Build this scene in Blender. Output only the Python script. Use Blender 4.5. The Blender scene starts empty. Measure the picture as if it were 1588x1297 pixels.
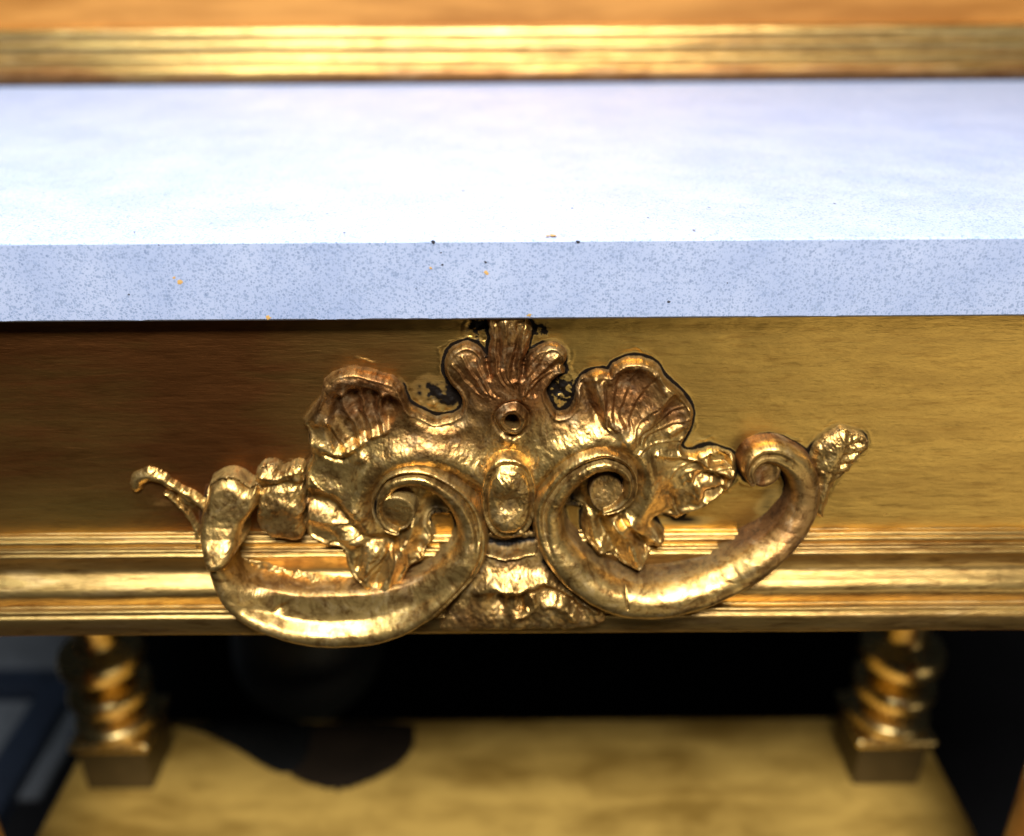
import bpy, math
import numpy as np
from mathutils import Matrix, Vector

sc = bpy.context.scene
COL = sc.collection
R = math.radians

# ------------------------------------------------------------------ camera, world, lamps
# units: centimetres in the maths below, scaled by S to metres for Blender
S = 0.01
F = 1400.0                      # focal length in pixels of a 1588 px wide picture
PITCH, ROLL = 27.0, -0.36
CAM = np.array([0.0, -30.5, 8.6])
rot = Matrix.Rotation(R(90 - PITCH), 4, 'X') @ Matrix.Rotation(R(ROLL), 4, 'Z')
cam_data = bpy.data.cameras.new('camera')
cam = bpy.data.objects.new('camera', cam_data)
COL.objects.link(cam)
cam.matrix_world = Matrix.Translation(Vector(CAM * S)) @ rot
cam_data.sensor_fit = 'HORIZONTAL'
cam_data.sensor_width = 36.0
cam_data.lens = 36.0 * F / 1588.0
cam_data.clip_start = 0.02
cam_data.clip_end = 50
cam_data.dof.use_dof = True
cam_data.dof.focus_distance = 0.331
cam_data.dof.aperture_fstop = 4.2
sc.camera = cam
RM = np.array(rot.to_3x3())

world = bpy.data.worlds.new('World')
sc.world = world
world.use_nodes = True
world.node_tree.nodes['Background'].inputs[0].default_value = (0.70, 0.82, 1.0, 1)
world.node_tree.nodes['Background'].inputs[1].default_value = 0.012
sc.view_settings.view_transform = 'Standard'
sc.view_settings.look = 'None'
sc.view_settings.exposure = 0.0
sc.view_settings.gamma = 1.0

def area(name, loc, target, size, size_y, power, color):
    l = bpy.data.lights.new(name, 'AREA')
    l.shape = 'RECTANGLE'; l.size = size; l.size_y = size_y
    l.energy = power; l.color = color
    o = bpy.data.objects.new(name, l); COL.objects.link(o)
    o.location = loc
    d = Vector(target) - Vector(loc)
    o.rotation_euler = d.to_track_quat('-Z', 'Y').to_euler()
    return o

area('window_lamp', (0.05, -0.95, 1.15), (0, 0, -0.1), 0.70, 0.30, 62, (1.0, 0.96, 0.88))
area('ceiling_lamp', (-0.34, -0.04, 1.0), (-0.05, 0.05, 0), 0.6, 0.35, 19, (0.86, 0.98, 1.0))
area('side_fill', (0.80, -1.0, -0.56), (0.14, 0, -0.08), 1.05, 0.55, 2.3, (1.0, 0.86, 0.60))  # added low fill standing in for a lit floor, brightens the panel's right

# ------------------------------------------------------------------ helpers
def unproj(px, py, e, y0=0.0):
    """pixel -> (X, Z) on the vertical plane y = y0 - e"""
    xc = (px - 794.0) / F; yc = -(py - 648.5) / F
    d = [RM[k, 0] * xc + RM[k, 1] * yc - RM[k, 2] for k in range(3)]
    t = ((y0 - e) - CAM[1]) / d[1]
    return CAM[0] + t * d[0], CAM[2] + t * d[2]

def proj(X, Y, Z):
    d = [X - CAM[0], Y - CAM[1], Z - CAM[2]]
    c = [RM[0, k] * d[0] + RM[1, k] * d[1] + RM[2, k] * d[2] for k in range(3)]
    return 794.0 + F * c[0] / -c[2], 648.5 - F * c[1] / -c[2]

def unproj_z(px, py, z):
    xc = (px - 794.0) / F; yc = -(py - 648.5) / F
    d = RM @ np.array([xc, yc, -1.0])
    t = (z - CAM[2]) / d[2]
    return CAM + t * d

rng = np.random.RandomState(7)
_lat = rng.rand(64, 256, 256).astype(np.float32)
def vnoise(x, y, layer=0):
    xi = np.floor(x).astype(int); yi = np.floor(y).astype(int)
    fx = x - xi; fy = y - yi
    fx = fx * fx * (3 - 2 * fx); fy = fy * fy * (3 - 2 * fy)
    L = _lat[layer % 64]
    a = L[xi & 255, yi & 255]; b = L[(xi + 1) & 255, yi & 255]
    c = L[xi & 255, (yi + 1) & 255]; d = L[(xi + 1) & 255, (yi + 1) & 255]
    return (a * (1 - fx) + b * fx) * (1 - fy) + (c * (1 - fx) + d * fx) * fy - 0.5
def fbm(x, y, size, octaves=4, layer=0, gain=0.5):
    r = 0; amp = 1.0
    for k in range(octaves):
        r = r + amp * vnoise(x / size + 17.3 * k, y / size + 5.1 * k, layer + k)
        amp *= gain; size *= 0.5
    return r

def smooth_poly(pts, n=4, closed=True):
    P = np.array(pts, float); m = len(P); out = []
    rngk = range(m) if closed else range(m - 1)
    for i in rngk:
        if closed: p0, p1, p2, p3 = P[(i - 1) % m], P[i], P[(i + 1) % m], P[(i + 2) % m]
        else: p0, p1, p2, p3 = P[max(i - 1, 0)], P[i], P[i + 1], P[min(i + 2, m - 1)]
        for k in range(n):
            t = k / n
            out.append(0.5 * ((2 * p1) + (-p0 + p2) * t + (2 * p0 - 5 * p1 + 4 * p2 - p3) * t * t + (-p0 + 3 * p1 - 3 * p2 + p3) * t ** 3))
    if not closed: out.append(P[-1])
    return np.array(out)

def sdf(U, V, poly):
    """signed distance, positive inside"""
    d2 = np.full(U.shape, 1e12); inside = np.zeros(U.shape, bool)
    n = len(poly)
    for i in range(n):
        ax, ay = poly[i]; bx, by = poly[(i + 1) % n]
        ex, ey = bx - ax, by - ay
        wx, wy = U - ax, V - ay
        t = np.clip((wx * ex + wy * ey) / (ex * ex + ey * ey + 1e-9), 0, 1)
        dx = wx - ex * t; dy = wy - ey * t
        d2 = np.minimum(d2, dx * dx + dy * dy)
        c = ((ay > V) != (by > V))
        if c.any():
            xs = ax + (V - ay) / (by - ay + 1e-12) * ex
            inside ^= c & (U < xs)
    d = np.sqrt(d2)
    return np.where(inside, d, -d)

def stroke(U, V, pts, n=4):
    """nearest (in units of local half width) -> lateral u (-1..1 signed), arc s (0..1), width, distance beyond"""
    P = smooth_poly(pts, n, closed=False)
    best = np.full(U.shape, 1e9); us = np.zeros(U.shape); ss = np.zeros(U.shape); ws = np.ones(U.shape)
    L = np.concatenate([[0], np.cumsum(np.hypot(np.diff(P[:, 0]), np.diff(P[:, 1])))]); L /= L[-1]
    for i in range(len(P) - 1):
        ax, ay, aw = P[i][:3]; bx, by, bw = P[i + 1][:3]
        ex, ey = bx - ax, by - ay; ll = ex * ex + ey * ey + 1e-9
        wx, wy = U - ax, V - ay
        t = np.clip((wx * ex + wy * ey) / ll, 0, 1)
        dx = wx - ex * t; dy = wy - ey * t
        w = aw + (bw - aw) * t
        q = np.sqrt(dx * dx + dy * dy) / w
        m = q < best
        side = np.sign(ex * dy - ey * dx)
        best = np.where(m, q, best); us = np.where(m, q * side, us)
        ss = np.where(m, L[i] + (L[i + 1] - L[i]) * t, ss); ws = np.where(m, w, ws)
    return us, ss, ws, best

def gauss(U, V, x, y, rx, ry=None, a=0):
    ry = ry or rx
    ca, sa = math.cos(R(a)), math.sin(R(a))
    dx, dy = U - x, V - y
    return np.exp(-(((dx * ca + dy * sa) / rx) ** 2 + ((-dx * sa + dy * ca) / ry) ** 2))

def ridge(U, V, pts, w, sharp=2.0):
    P = [(p[0], p[1], w) for p in pts]
    u, s, _, b = stroke(U, V, P, 3)
    return np.exp(-np.abs(b) ** sharp)

def smoothstep(a, b, x):
    t = np.clip((x - a) / (b - a), 0, 1)
    return t * t * (3 - 2 * t)

def smax(a, b, k):
    h = np.clip(0.5 + 0.5 * (a - b) / k, 0, 1)
    return b + (a - b) * h + k * h * (1 - h)

def link(name, mesh, mat, parent=None):
    o = bpy.data.objects.new(name, mesh); COL.objects.link(o)
    if mat is not None:
        mesh.materials.clear(); mesh.materials.append(mat)
    if parent is not None: o.parent = parent
    return o

def mesh_np(name, verts, faces, smooth=True, attrs=None):
    me = bpy.data.meshes.new(name)
    faces = np.asarray(faces, np.int32); nv = len(verts); nf, k = faces.shape
    me.vertices.add(nv); me.vertices.foreach_set('co', (np.asarray(verts) * S).astype(np.float32).ravel())
    me.loops.add(nf * k); me.loops.foreach_set('vertex_index', faces.ravel())
    me.polygons.add(nf)
    me.polygons.foreach_set('loop_start', np.arange(0, nf * k, k, dtype=np.int32))
    me.polygons.foreach_set('loop_total', np.full(nf, k, np.int32))
    me.polygons.foreach_set('use_smooth', np.full(nf, smooth, bool))
    if attrs:
        for an, av in attrs.items():
            a = me.attributes.new(an, 'FLOAT', 'POINT')
            a.data.foreach_set('value', np.asarray(av, np.float32).ravel())
    me.update(calc_edges=True); me.validate()
    return me

def grid_mesh(name, X, Y, Z, mask=None, attrs=None, flip=False, facemask=None):
    h, w = X.shape
    idx = np.arange(h * w).reshape(h, w)
    q = np.stack([idx[:-1, :-1], idx[1:, :-1], idx[1:, 1:], idx[:-1, 1:]], -1).reshape(-1, 4)
    if flip: q = q[:, ::-1]
    if mask is not None:
        m = mask.ravel(); q = q[m[q].all(1)]
    if facemask is not None:
        pass
    used = np.zeros(h * w, bool); used[q.ravel()] = True
    remap = np.cumsum(used) - 1
    V = np.stack([X.ravel(), Y.ravel(), Z.ravel()], -1)[used]
    at = {k: v.ravel()[used] for k, v in (attrs or {}).items()}
    return mesh_np(name, V, remap[q], True, at)

def box_mesh(name, x0, x1, y0, y1, z0, z1, bev=0.0):
    import bmesh
    bm = bmesh.new()
    vs = [bm.verts.new((x * S, y * S, z * S)) for x in (x0, x1) for y in (y0, y1) for z in (z0, z1)]
    for f in ((0, 1, 3, 2), (4, 6, 7, 5), (0, 4, 5, 1), (2, 3, 7, 6), (0, 2, 6, 4), (1, 5, 7, 3)):
        bm.faces.new([vs[i] for i in f])
    bmesh.ops.recalc_face_normals(bm, faces=bm.faces)
    if bev: bmesh.ops.bevel(bm, geom=bm.edges[:], offset=bev * S, segments=3, profile=0.5, affect='EDGES')
    me = bpy.data.meshes.new(name); bm.to_mesh(me); bm.free()
    for p in me.polygons: p.use_smooth = False
    return me

def lathe_mesh(name, prof, seg=64):
    """prof: (r, z) list; a vertical lathe about the origin"""
    P = smooth_poly([(r, z) for r, z in prof], 5, closed=False)
    P[:, 0] = np.maximum(P[:, 0], 0.001)
    a = np.linspace(0, 2 * math.pi, seg + 1)
    X = P[:, 0][:, None] * np.cos(a)[None]; Y = P[:, 0][:, None] * np.sin(a)[None]
    Z = np.repeat(P[:, 1][:, None], seg + 1, 1)
    return grid_mesh(name, X, Y, Z)

# ------------------------------------------------------------------ materials
def new_mat(name):
    m = bpy.data.materials.new(name); m.use_nodes = True
    nt = m.node_tree
    return m, nt, nt.nodes, nt.links, nt.nodes['Principled BSDF']

def ramp(N, stops):
    r = N.new('ShaderNodeValToRGB'); cr = r.color_ramp
    while len(cr.elements) < len(stops): cr.elements.new(0.5)
    for e, (p, c) in zip(cr.elements, stops):
        e.position = p; e.color = (*c, 1) if len(c) == 3 else c
    return r

def noise(N, Lk, vec, scale, detail=4, rough=0.55, dist=0.0):
    n = N.new('ShaderNodeTexNoise'); n.inputs['Scale'].default_value = scale
    n.inputs['Detail'].default_value = detail; n.inputs['Roughness'].default_value = rough
    n.inputs['Distortion'].default_value = dist
    Lk.new(vec, n.inputs['Vector'])
    return n

def mix(N, Lk, fac, a, b, blend='MIX'):
    m = N.new('ShaderNodeMix'); m.data_type = 'RGBA'; m.blend_type = blend
    if hasattr(fac, 'links'): Lk.new(fac, m.inputs[0])
    else: m.inputs[0].default_value = fac
    for s, v in ((m.inputs[6], a), (m.inputs[7], b)):
        if hasattr(v, 'links'): Lk.new(v, s)
        else: s.default_value = (*v, 1)
    return m.outputs[2]

def mathn(N, Lk, op, a, b=None, clamp=False):
    m = N.new('ShaderNodeMath'); m.operation = op; m.use_clamp = clamp
    for s, v in ((m.inputs[0], a), (m.inputs[1], b)):
        if v is None: continue
        if hasattr(v, 'links'): Lk.new(v, s)
        else: s.default_value = v
    return m.outputs[0]

def gold_material(name, base=(0.56, 0.37, 0.125), copper=(0.25, 0.115, 0.038), pale=(0.66, 0.54, 0.32),
                  stretch=(1, 1, 1), rough=0.36, bump=0.35, cop_bias=0.0, worn=0.35, spot=0.75, metal=1.0, glaze=0.3):
    m, nt, N, Lk, B = new_mat(name)
    tc = N.new('ShaderNodeTexCoord'); mp = N.new('ShaderNodeMapping')
    mp.inputs['Scale'].default_value = stretch
    Lk.new(tc.outputs['Object'], mp.inputs[0]); v = mp.outputs[0]
    at = N.new('ShaderNodeAttribute'); at.attribute_name = 'tarnish_light'  # tarnish, plus light and dark painted on panel, leaf and scrolls
    gr = N.new('ShaderNodeAttribute'); gr.attribute_name = 'grime_shade'  # dirt, plus shade painted into hollows, walls and gaps
    n1 = noise(N, Lk, v, 38, 6, 0.6, 0.3)
    n2 = noise(N, Lk, v, 420, 5, 0.65, 0.2)
    n3 = noise(N, Lk, v, 1500, 4, 0.7)
    n4 = noise(N, Lk, v, 130, 7, 0.7, 1.0)
    # copper tone = attribute + blotches
    t = mathn(N, Lk, 'ADD', at.outputs['Fac'], mathn(N, Lk, 'MULTIPLY', mathn(N, Lk, 'SUBTRACT', n1.outputs[0], 0.5 - cop_bias), 0.9))
    t = mathn(N, Lk, 'ADD', t, mathn(N, Lk, 'MULTIPLY', mathn(N, Lk, 'SUBTRACT', n4.outputs[0], 0.5), 0.7), True)
    c = mix(N, Lk, t, base, copper)
    r4 = ramp(N, [(0.52, (0, 0, 0)), (0.66, (1, 1, 1))]); Lk.new(n4.outputs[0], r4.inputs[0])
    c = mix(N, Lk, mathn(N, Lk, 'MULTIPLY', r4.outputs[0], worn), c, pale)
    g2 = ramp(N, [(0.30, (0.28, 0.16, 0.07)), (0.47, (1, 1, 1))]); Lk.new(n2.outputs[0], g2.inputs[0])
    c = mix(N, Lk, spot, c, g2.outputs[0], 'MULTIPLY')
    n5 = noise(N, Lk, v, 75, 8, 0.72, 1.6)
    g5 = ramp(N, [(0.40, (0.22, 0.12, 0.055)), (0.54, (1, 1, 1))]); Lk.new(n5.outputs[0], g5.inputs[0])
    c = mix(N, Lk, glaze, c, g5.outputs[0], 'MULTIPLY')
    gsum = mathn(N, Lk, 'ADD', gr.outputs['Fac'], mathn(N, Lk, 'MULTIPLY', mathn(N, Lk, 'SUBTRACT', n2.outputs[0], 0.5), 0.7))
    gm = ramp(N, [(0.24, (0, 0, 0)), (0.80, (1, 1, 1))]); Lk.new(gsum, gm.inputs[0])
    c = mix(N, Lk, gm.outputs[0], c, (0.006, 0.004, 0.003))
    Lk.new(mathn(N, Lk, 'SUBTRACT', 0.5, mathn(N, Lk, 'MULTIPLY', gm.outputs[0], 0.4)), B.inputs['Specular IOR Level'])
    Lk.new(c, B.inputs['Base Color'])
    met = mathn(N, Lk, 'MULTIPLY', mathn(N, Lk, 'SUBTRACT', 1.0, gm.outputs[0]), metal)
    Lk.new(met, B.inputs['Metallic'])
    rr = mathn(N, Lk, 'ADD', mathn(N, Lk, 'MULTIPLY', n4.outputs[0], 0.26), rough - 0.13)
    rr = mathn(N, Lk, 'ADD', rr, mathn(N, Lk, 'MULTIPLY', t, 0.14))
    Lk.new(mathn(N, Lk, 'ADD', rr, mathn(N, Lk, 'MULTIPLY', gm.outputs[0], 0.12)), B.inputs['Roughness'])
    h = mathn(N, Lk, 'ADD', mathn(N, Lk, 'MULTIPLY', n2.outputs[0], 1.0), mathn(N, Lk, 'MULTIPLY', n3.outputs[0], 0.5))
    h = mathn(N, Lk, 'ADD', h, mathn(N, Lk, 'MULTIPLY', n4.outputs[0], 0.3))
    bp = N.new('ShaderNodeBump'); bp.inputs['Strength'].default_value = bump; bp.inputs['Distance'].default_value = 0.0006
    Lk.new(h, bp.inputs['Height']); Lk.new(bp.outputs[0], B.inputs['Normal'])
    return m

M_carve = gold_material('gilded_carving', rough=0.34, bump=0.24, metal=0.92, worn=0.3, glaze=0.68)
M_mould = gold_material('gilded_moulding', stretch=(0.16, 1, 1), rough=0.32, bump=0.35, worn=0.2, cop_bias=0.03, metal=0.94, glaze=0.35)
M_panel = gold_material('gilded_panel', base=(0.60, 0.385, 0.10), copper=(0.19, 0.072, 0.020), stretch=(0.13, 1, 1.0), rough=0.32, bump=0.40, worn=0.0, spot=0.35, metal=0.95, glaze=0.12)
M_post = gold_material('gilded_post', base=(0.82, 0.62, 0.27), rough=0.27, bump=0.0, worn=0.0, spot=0.2)

def stone():
    m, nt, N, Lk, B = new_mat('speckled_stone')
    tc = N.new('ShaderNodeTexCoord'); v = tc.outputs['Object']
    w = noise(N, Lk, v, 500, 2); 
    off = N.new('ShaderNodeVectorMath'); off.operation = 'MULTIPLY_ADD'
    Lk.new(w.outputs['Color'], off.inputs[0]); off.inputs[1].default_value = (0.0012,) * 3; Lk.new(v, off.inputs[2])
    def chips(scale, lo, hi):
        vo = N.new('ShaderNodeTexVoronoi'); vo.inputs['Scale'].default_value = scale
        Lk.new(off.outputs[0], vo.inputs['Vector'])
        sep = N.new('ShaderNodeSeparateColor'); Lk.new(vo.outputs['Color'], sep.inputs[0])
        # size varies per cell
        th = mathn(N, Lk, 'MULTIPLY', sep.outputs[0], hi)
        s = mathn(N, Lk, 'SUBTRACT', th, vo.outputs['Distance'])
        return mathn(N, Lk, 'MULTIPLY', s, 14, True), sep.outputs[1]
    a, ar = chips(1080, 0, 0.64)
    b, br = chips(1500, 0, 0.6)
    n1 = noise(N, Lk, v, 26, 5, 0.6)
    r1 = ramp(N, [(0.35, (0.275, 0.335, 0.52)), (0.65, (0.345, 0.40, 0.575))]); Lk.new(n1.outputs[0], r1.inputs[0])
    c = mix(N, Lk, mathn(N, Lk, 'MULTIPLY', b, 0.55), r1.outputs[0], (0.16, 0.23, 0.39))
    c2 = mix(N, Lk, ar, (0.10, 0.15, 0.27), (0.22, 0.28, 0.42))
    c = mix(N, Lk, mathn(N, Lk, 'MULTIPLY', a, 0.72), c, c2)
    Lk.new(c, B.inputs['Base Color'])
    n2 = noise(N, Lk, v, 60, 4, 0.6)
    Lk.new(mathn(N, Lk, 'ADD', mathn(N, Lk, 'MULTIPLY', n2.outputs[0], 0.22), 0.30), B.inputs['Roughness'])
    bp = N.new('ShaderNodeBump'); bp.inputs['Strength'].default_value = 0.12; bp.inputs['Distance'].default_value = 0.0004
    n3 = noise(N, Lk, v, 700, 3, 0.6)
    Lk.new(n3.outputs[0], bp.inputs['Height']); Lk.new(bp.outputs[0], B.inputs['Normal'])
    return m
M_stone = stone()

def plain(name, col, rough=0.6, metal=0.0, col2=None, scale=30, stretch=(1, 1, 1)):
    m, nt, N, Lk, B = new_mat(name)
    tc = N.new('ShaderNodeTexCoord'); mp = N.new('ShaderNodeMapping'); mp.inputs['Scale'].default_value = stretch
    Lk.new(tc.outputs['Object'], mp.inputs[0])
    n = noise(N, Lk, mp.outputs[0], scale, 5, 0.6, 0.3)
    col2 = col2 or tuple(x * 0.7 for x in col)
    r = ramp(N, [(0.36, col2), (0.62, col)]); Lk.new(n.outputs[0], r.inputs[0])
    Lk.new(r.outputs[0], B.inputs['Base Color'])
    B.inputs['Roughness'].default_value = rough; B.inputs['Metallic'].default_value = metal
    if max(col) < 0.02: B.inputs['Specular IOR Level'].default_value = 0.12
    bp = N.new('ShaderNodeBump'); bp.inputs['Strength'].default_value = 0.2; bp.inputs['Distance'].default_value = 0.0005
    n2 = noise(N, Lk, mp.outputs[0], scale * 12, 3); Lk.new(n2.outputs[0], bp.inputs['Height'])
    Lk.new(bp.outputs[0], B.inputs['Normal'])
    return m
M_shelf = plain('gold_painted_shelf', (0.50, 0.32, 0.075), 0.5, 0.2, (0.24, 0.14, 0.024), 17, (0.6, 1.6, 1))
M_floor = plain('shaded_floor', (0.003, 0.003, 0.004), 0.9)  # shadow under the table put into the floor colour
M_lit_floor = plain('lit_floor_grey', (0.075, 0.08, 0.095), 0.8)  # the same floor where it is lit
M_black = plain('charcoal_shade', (0.003, 0.0033, 0.0033), 0.7)  # urn foot, and the black shadow shape on the shelf
M_urn = plain('dim_glazed_grey', (0.030, 0.034, 0.034), 0.5)
M_brown = plain('brown_shadow', (0.012, 0.0075, 0.004), 0.9)  # colour of the softer shadow shape on the shelf
M_blue = plain('slate_blue_metal', (0.009, 0.015, 0.032), 0.6, 0.2)
M_amber = plain('amber_wood', (0.58, 0.26, 0.06), 0.32, 0.3, (0.33, 0.13, 0.025), 16, (0.3, 1, 2.2))
M_block = plain('shaded_block_brown', (0.075, 0.050, 0.018), 0.4, 0.3)  # dark reflection in the block faces put into their colour
M_under = plain('bare_wood', (0.06, 0.04, 0.02), 0.8)
M_fleck_dark = plain('dark_fleck', (0.02, 0.02, 0.03), 0.7)
M_fleck_ochre = plain('ochre_fleck', (0.50, 0.30, 0.10), 0.6)

# ------------------------------------------------------------------ setting
fl = link('floor', box_mesh('floor', -400, 400, -250, 400, -86, -82), M_floor)
fl['kind'] = 'structure'

lit_floor = link('lit_floor', box_mesh('lit_floor', -260, -57.5, 46, 140, -81.996, -81.5), M_lit_floor)  # added sheet, the lit part of the floor as its own slab
lit_floor['label'] = 'added grey sheet for the lit part of the floor under the blue metal base'
lit_floor['category'] = 'lit_floor'
# ------------------------------------------------------------------ the console table
table = bpy.data.objects.new('console_table', None); COL.objects.link(table)
table['label'] = 'gilded console table with carved scroll ornament under a pale speckled stone top'
table['category'] = 'console table'
HW = 46.0        # half width of the table
Y0 = 0.7         # plane of the apron panel

# stone slab: profile swept along x with a shallow polished lip on top
prof = [(43.0, -3.0), (0.14, -3.0), (0.10, -2.985), (0.06, -2.96), (0.03, -2.93), (0.0, -2.88), (0.0, -0.12), (0.02, -0.085), (0.07, -0.065), (1.9, -0.004), (2.1, 0.0), (43.0, 0.0)]
yy = []; zz = []
for (a, b), (c, d) in zip(prof[:-1], prof[1:]):
    n = 3
    for k in range(n): yy.append(a + (c - a) * k / n); zz.append(b + (d - b) * k / n)
yy.append(prof[-1][0]); zz.append(prof[-1][1])
xs = np.arange(-HW - 2, HW + 2, 0.08)
X, YY = np.meshgrid(xs, yy); _, ZZ = np.meshgrid(xs, zz)
edge = np.exp(-((np.arange(len(yy)) - 16) / 3.5) ** 2)[:, None]
chipn = fbm(X, 0 * X + 2.0, 0.9, 5, 150)
ZZ = ZZ - edge * (0.010 + 0.030 * np.maximum(chipn - 0.15, 0) * 3); YY = YY + edge * 0.012 * np.maximum(chipn, 0)
me = grid_mesh('tabletop', X, YY, ZZ)
for p in me.polygons: p.use_smooth = False
top = link('tabletop', me, M_stone, table)
top['label'] = 'thick pale blue speckled stone slab'

# flecks stuck in the stone (visible in the photograph on the edge and top)
def blob(x, y, z, r, flat, seed, nrm):
    g = np.random.RandomState(seed)
    n = 10; V = [(0, 0, flat)]
    for k in range(n):
        a = 2 * math.pi * k / n; q = r * (0.55 + 0.7 * g.rand())
        V.append((q * math.cos(a) * 1.3, q * math.sin(a), 0.0))
    out = []
    for (a, b, c) in V:
        out.append((x + a, y - c, z + b) if nrm == 'y' else (x + a, y + b * 1.4, z + c))
    F_ = [(0, 1 + k, 1 + (k + 1) % n) for k in range(n)]
    return out, F_
def flecks(name, items, mat):
    V = []; Fc = []
    for i, (px, py, r, where) in enumerate(items):
        if where == 'y':
            x, z = unproj(px, py, 0.0, 0.0); o, f = blob(x, -0.002, z, r, 0.012, i + len(items), 'y')
        else:
            p = unproj_z(px, py, 0.0); o, f = blob(p[0], p[1], 0.004, r, 0.012, i + 31, 'z')
        b = len(V); V += o; Fc += [(b + a, b + c, b + d) for a, c, d in f]
    me = mesh_np(name, np.array(V), Fc, True)
    o = link(name, me, mat, top); o['kind'] = 'stuff'
    return o
flecks('fleck', [(672, 376, .07, 'y'), (686, 411, .035, 'y'), (896, 375, .06, 'y'), (1037, 468, .05, 'y'), (684, 392, .03, 'y'),
                 (645, 448, .02, 'y'), (753, 407, .04, 'y'), (1128, 439, .025, 'y'), (200, 457, .04, 'y'), (246, 380, .03, 'y'),
                 (68, 299, .04, 'z'), (208, 360, .03, 'z'), (534, 361, .04, 'z'), (682, 272, .04, 'z'), (718, 296, .05, 'z'), (507, 332, .03, 'z'),
                 (888, 323, .04, 'z'), (1005, 338, .04, 'z'), (1076, 357, .04, 'z'), (1100, 322, .04, 'z'), (1303, 267, .05, 'z'), (1294, 316, .05, 'z'),
                 (310, 326, .02, 'z'), (1018, 342, .02, 'z'), (1150, 340, .02, 'z'), (60, 352, .02, 'z')], M_fleck_dark)
flecks('fleck', [(278, 438, .09, 'y'), (270, 431, .06, 'y'), (416, 493, .09, 'y'), (754, 423, .08, 'y'), (821, 489, .07, 'y'), (668, 416, .04, 'y'),
                 (857, 365, .10, 'z'), (849, 366, .06, 'z')], M_fleck_ochre)

# ---------------- outlines (pixel coordinates of the 1588 px photograph)
L_LEAF = [(720, 641), (701, 650), (680, 655), (661, 649), (645, 640), (631, 631), (623, 611), (615, 598), (593, 588), (567, 580), (542, 577), (516, 583), (501, 598),
          (497, 622), (486, 636), (470, 657), (478, 672), (481, 695), (484, 715), (474, 733), (475, 770), (474, 800), (476, 832), (504, 848), (529, 853), (536, 874),
          (543, 895), (560, 912), (572, 927), (586, 928), (603, 922), (620, 910), (629, 890), (640, 880), (653, 874), (655, 860), (667, 848), (671, 834), (664, 820),
          (667, 803), (690, 800), (760, 800)]
R_LEAF = [(850, 638), (864, 648), (881, 643), (892, 630), (897, 607), (904, 592), (920, 583), (936, 581), (946, 583), (952, 573), (973, 563), (998, 562), (1021, 573),
          (1031, 590), (1043, 602), (1057, 614), (1072, 632), (1077, 649), (1072, 670), (1061, 688), (1058, 701), (1068, 709), (1088, 706), (1104, 702), (1125, 707), (1142, 714),
          (1143, 738), (1133, 761), (1113, 774), (1095, 786), (1064, 802), (1049, 808), (1026, 803), (1012, 805), (1021, 822), (1031, 838), (1028, 848), (1008, 850),
          (1006, 869), (991, 882), (967, 879), (950, 862), (929, 860), (915, 848), (905, 828), (903, 807), (903, 790), (860, 790), (815, 790)]
CREST = [(760, 490), (757, 510), (760, 532), (755, 560), (744, 549), (724, 538), (701, 546), (690, 564), (689, 582), (696, 597), (708, 608), (716, 622), (716, 641)]
CREST_R = [(850, 638), (847, 620), (853, 600), (861, 588), (876, 582), (873, 571), (878, 559), (875, 547), (862, 539), (843, 541), (827, 549), (815, 563), (822, 532), (826, 514), (818, 502), (812, 490)]
BODY = CREST[::-1][:0] + CREST + L_LEAF[1:] + [(790, 800)] + R_LEAF[::-1][:-1] + CREST_R[1:]

def base_h(V):
    """how far the surface behind the carving stands forward of the panel (the moulding)"""
    return np.interp(V, [795, 815, 830, 845, 865, 890, 910, 926, 950, 975, 1000], [0, 0.03, 0.14, 0.34, 0.56, 0.68, 0.88, 1.02, 1.16, 1.28, 1.32])

STEP = 0.7
def relief(name, bbox, func, e_ref, mat, parent, label=None, splits=None):
    """func(U, V) -> height above panel (cm), attribute dict; e_ref(U,V) -> elevation used to place the grid"""
    x0, y0, x1, y1 = bbox
    U, V = np.meshgrid(np.arange(x0, x1, STEP), np.arange(y0, y1, STEP))
    h, attrs = func(U, V)
    E = e_ref(U, V) if callable(e_ref) else np.full(U.shape, e_ref)
    X, Z = unproj(U, V, E, Y0)
    Y = Y0 - h
    # never push through the underside of the slab
    mask = (h > -0.12) & (Z < -3.0)
    outs = []
    if splits is None: splits = [(name, label, None)]
    for nm, lb, mk in splits:
        m = mask if mk is None else mask
        if mk is None:
            me = grid_mesh(nm, X, Y, Z, mask, attrs)
        else:
            hh, ww = X.shape
            cellsel = mk(U[:-1, :-1], V[:-1, :-1])
            idx = np.arange(hh * ww).reshape(hh, ww)
            q = np.stack([idx[:-1, :-1], idx[1:, :-1], idx[1:, 1:], idx[:-1, 1:]], -1)
            ok = mask.ravel()[q].all(-1) & cellsel
            q = q[ok]
            used = np.zeros(hh * ww, bool); used[q.ravel()] = True
            remap = np.cumsum(used) - 1
            Vv = np.stack([X.ravel(), Y.ravel(), Z.ravel()], -1)[used]
            me = mesh_np(nm, Vv, remap[q], True, {k: v.ravel()[used] for k, v in attrs.items()})
        o = link(nm, me, mat, parent)
        if lb: o['label'] = lb
        outs.append(o)
    return outs

def warp(U, V, amp, size, layer):
    return U + amp * 2 * fbm(U, V, size, 3, layer), V + amp * 2 * fbm(U, V, size, 3, layer + 7)

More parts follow.
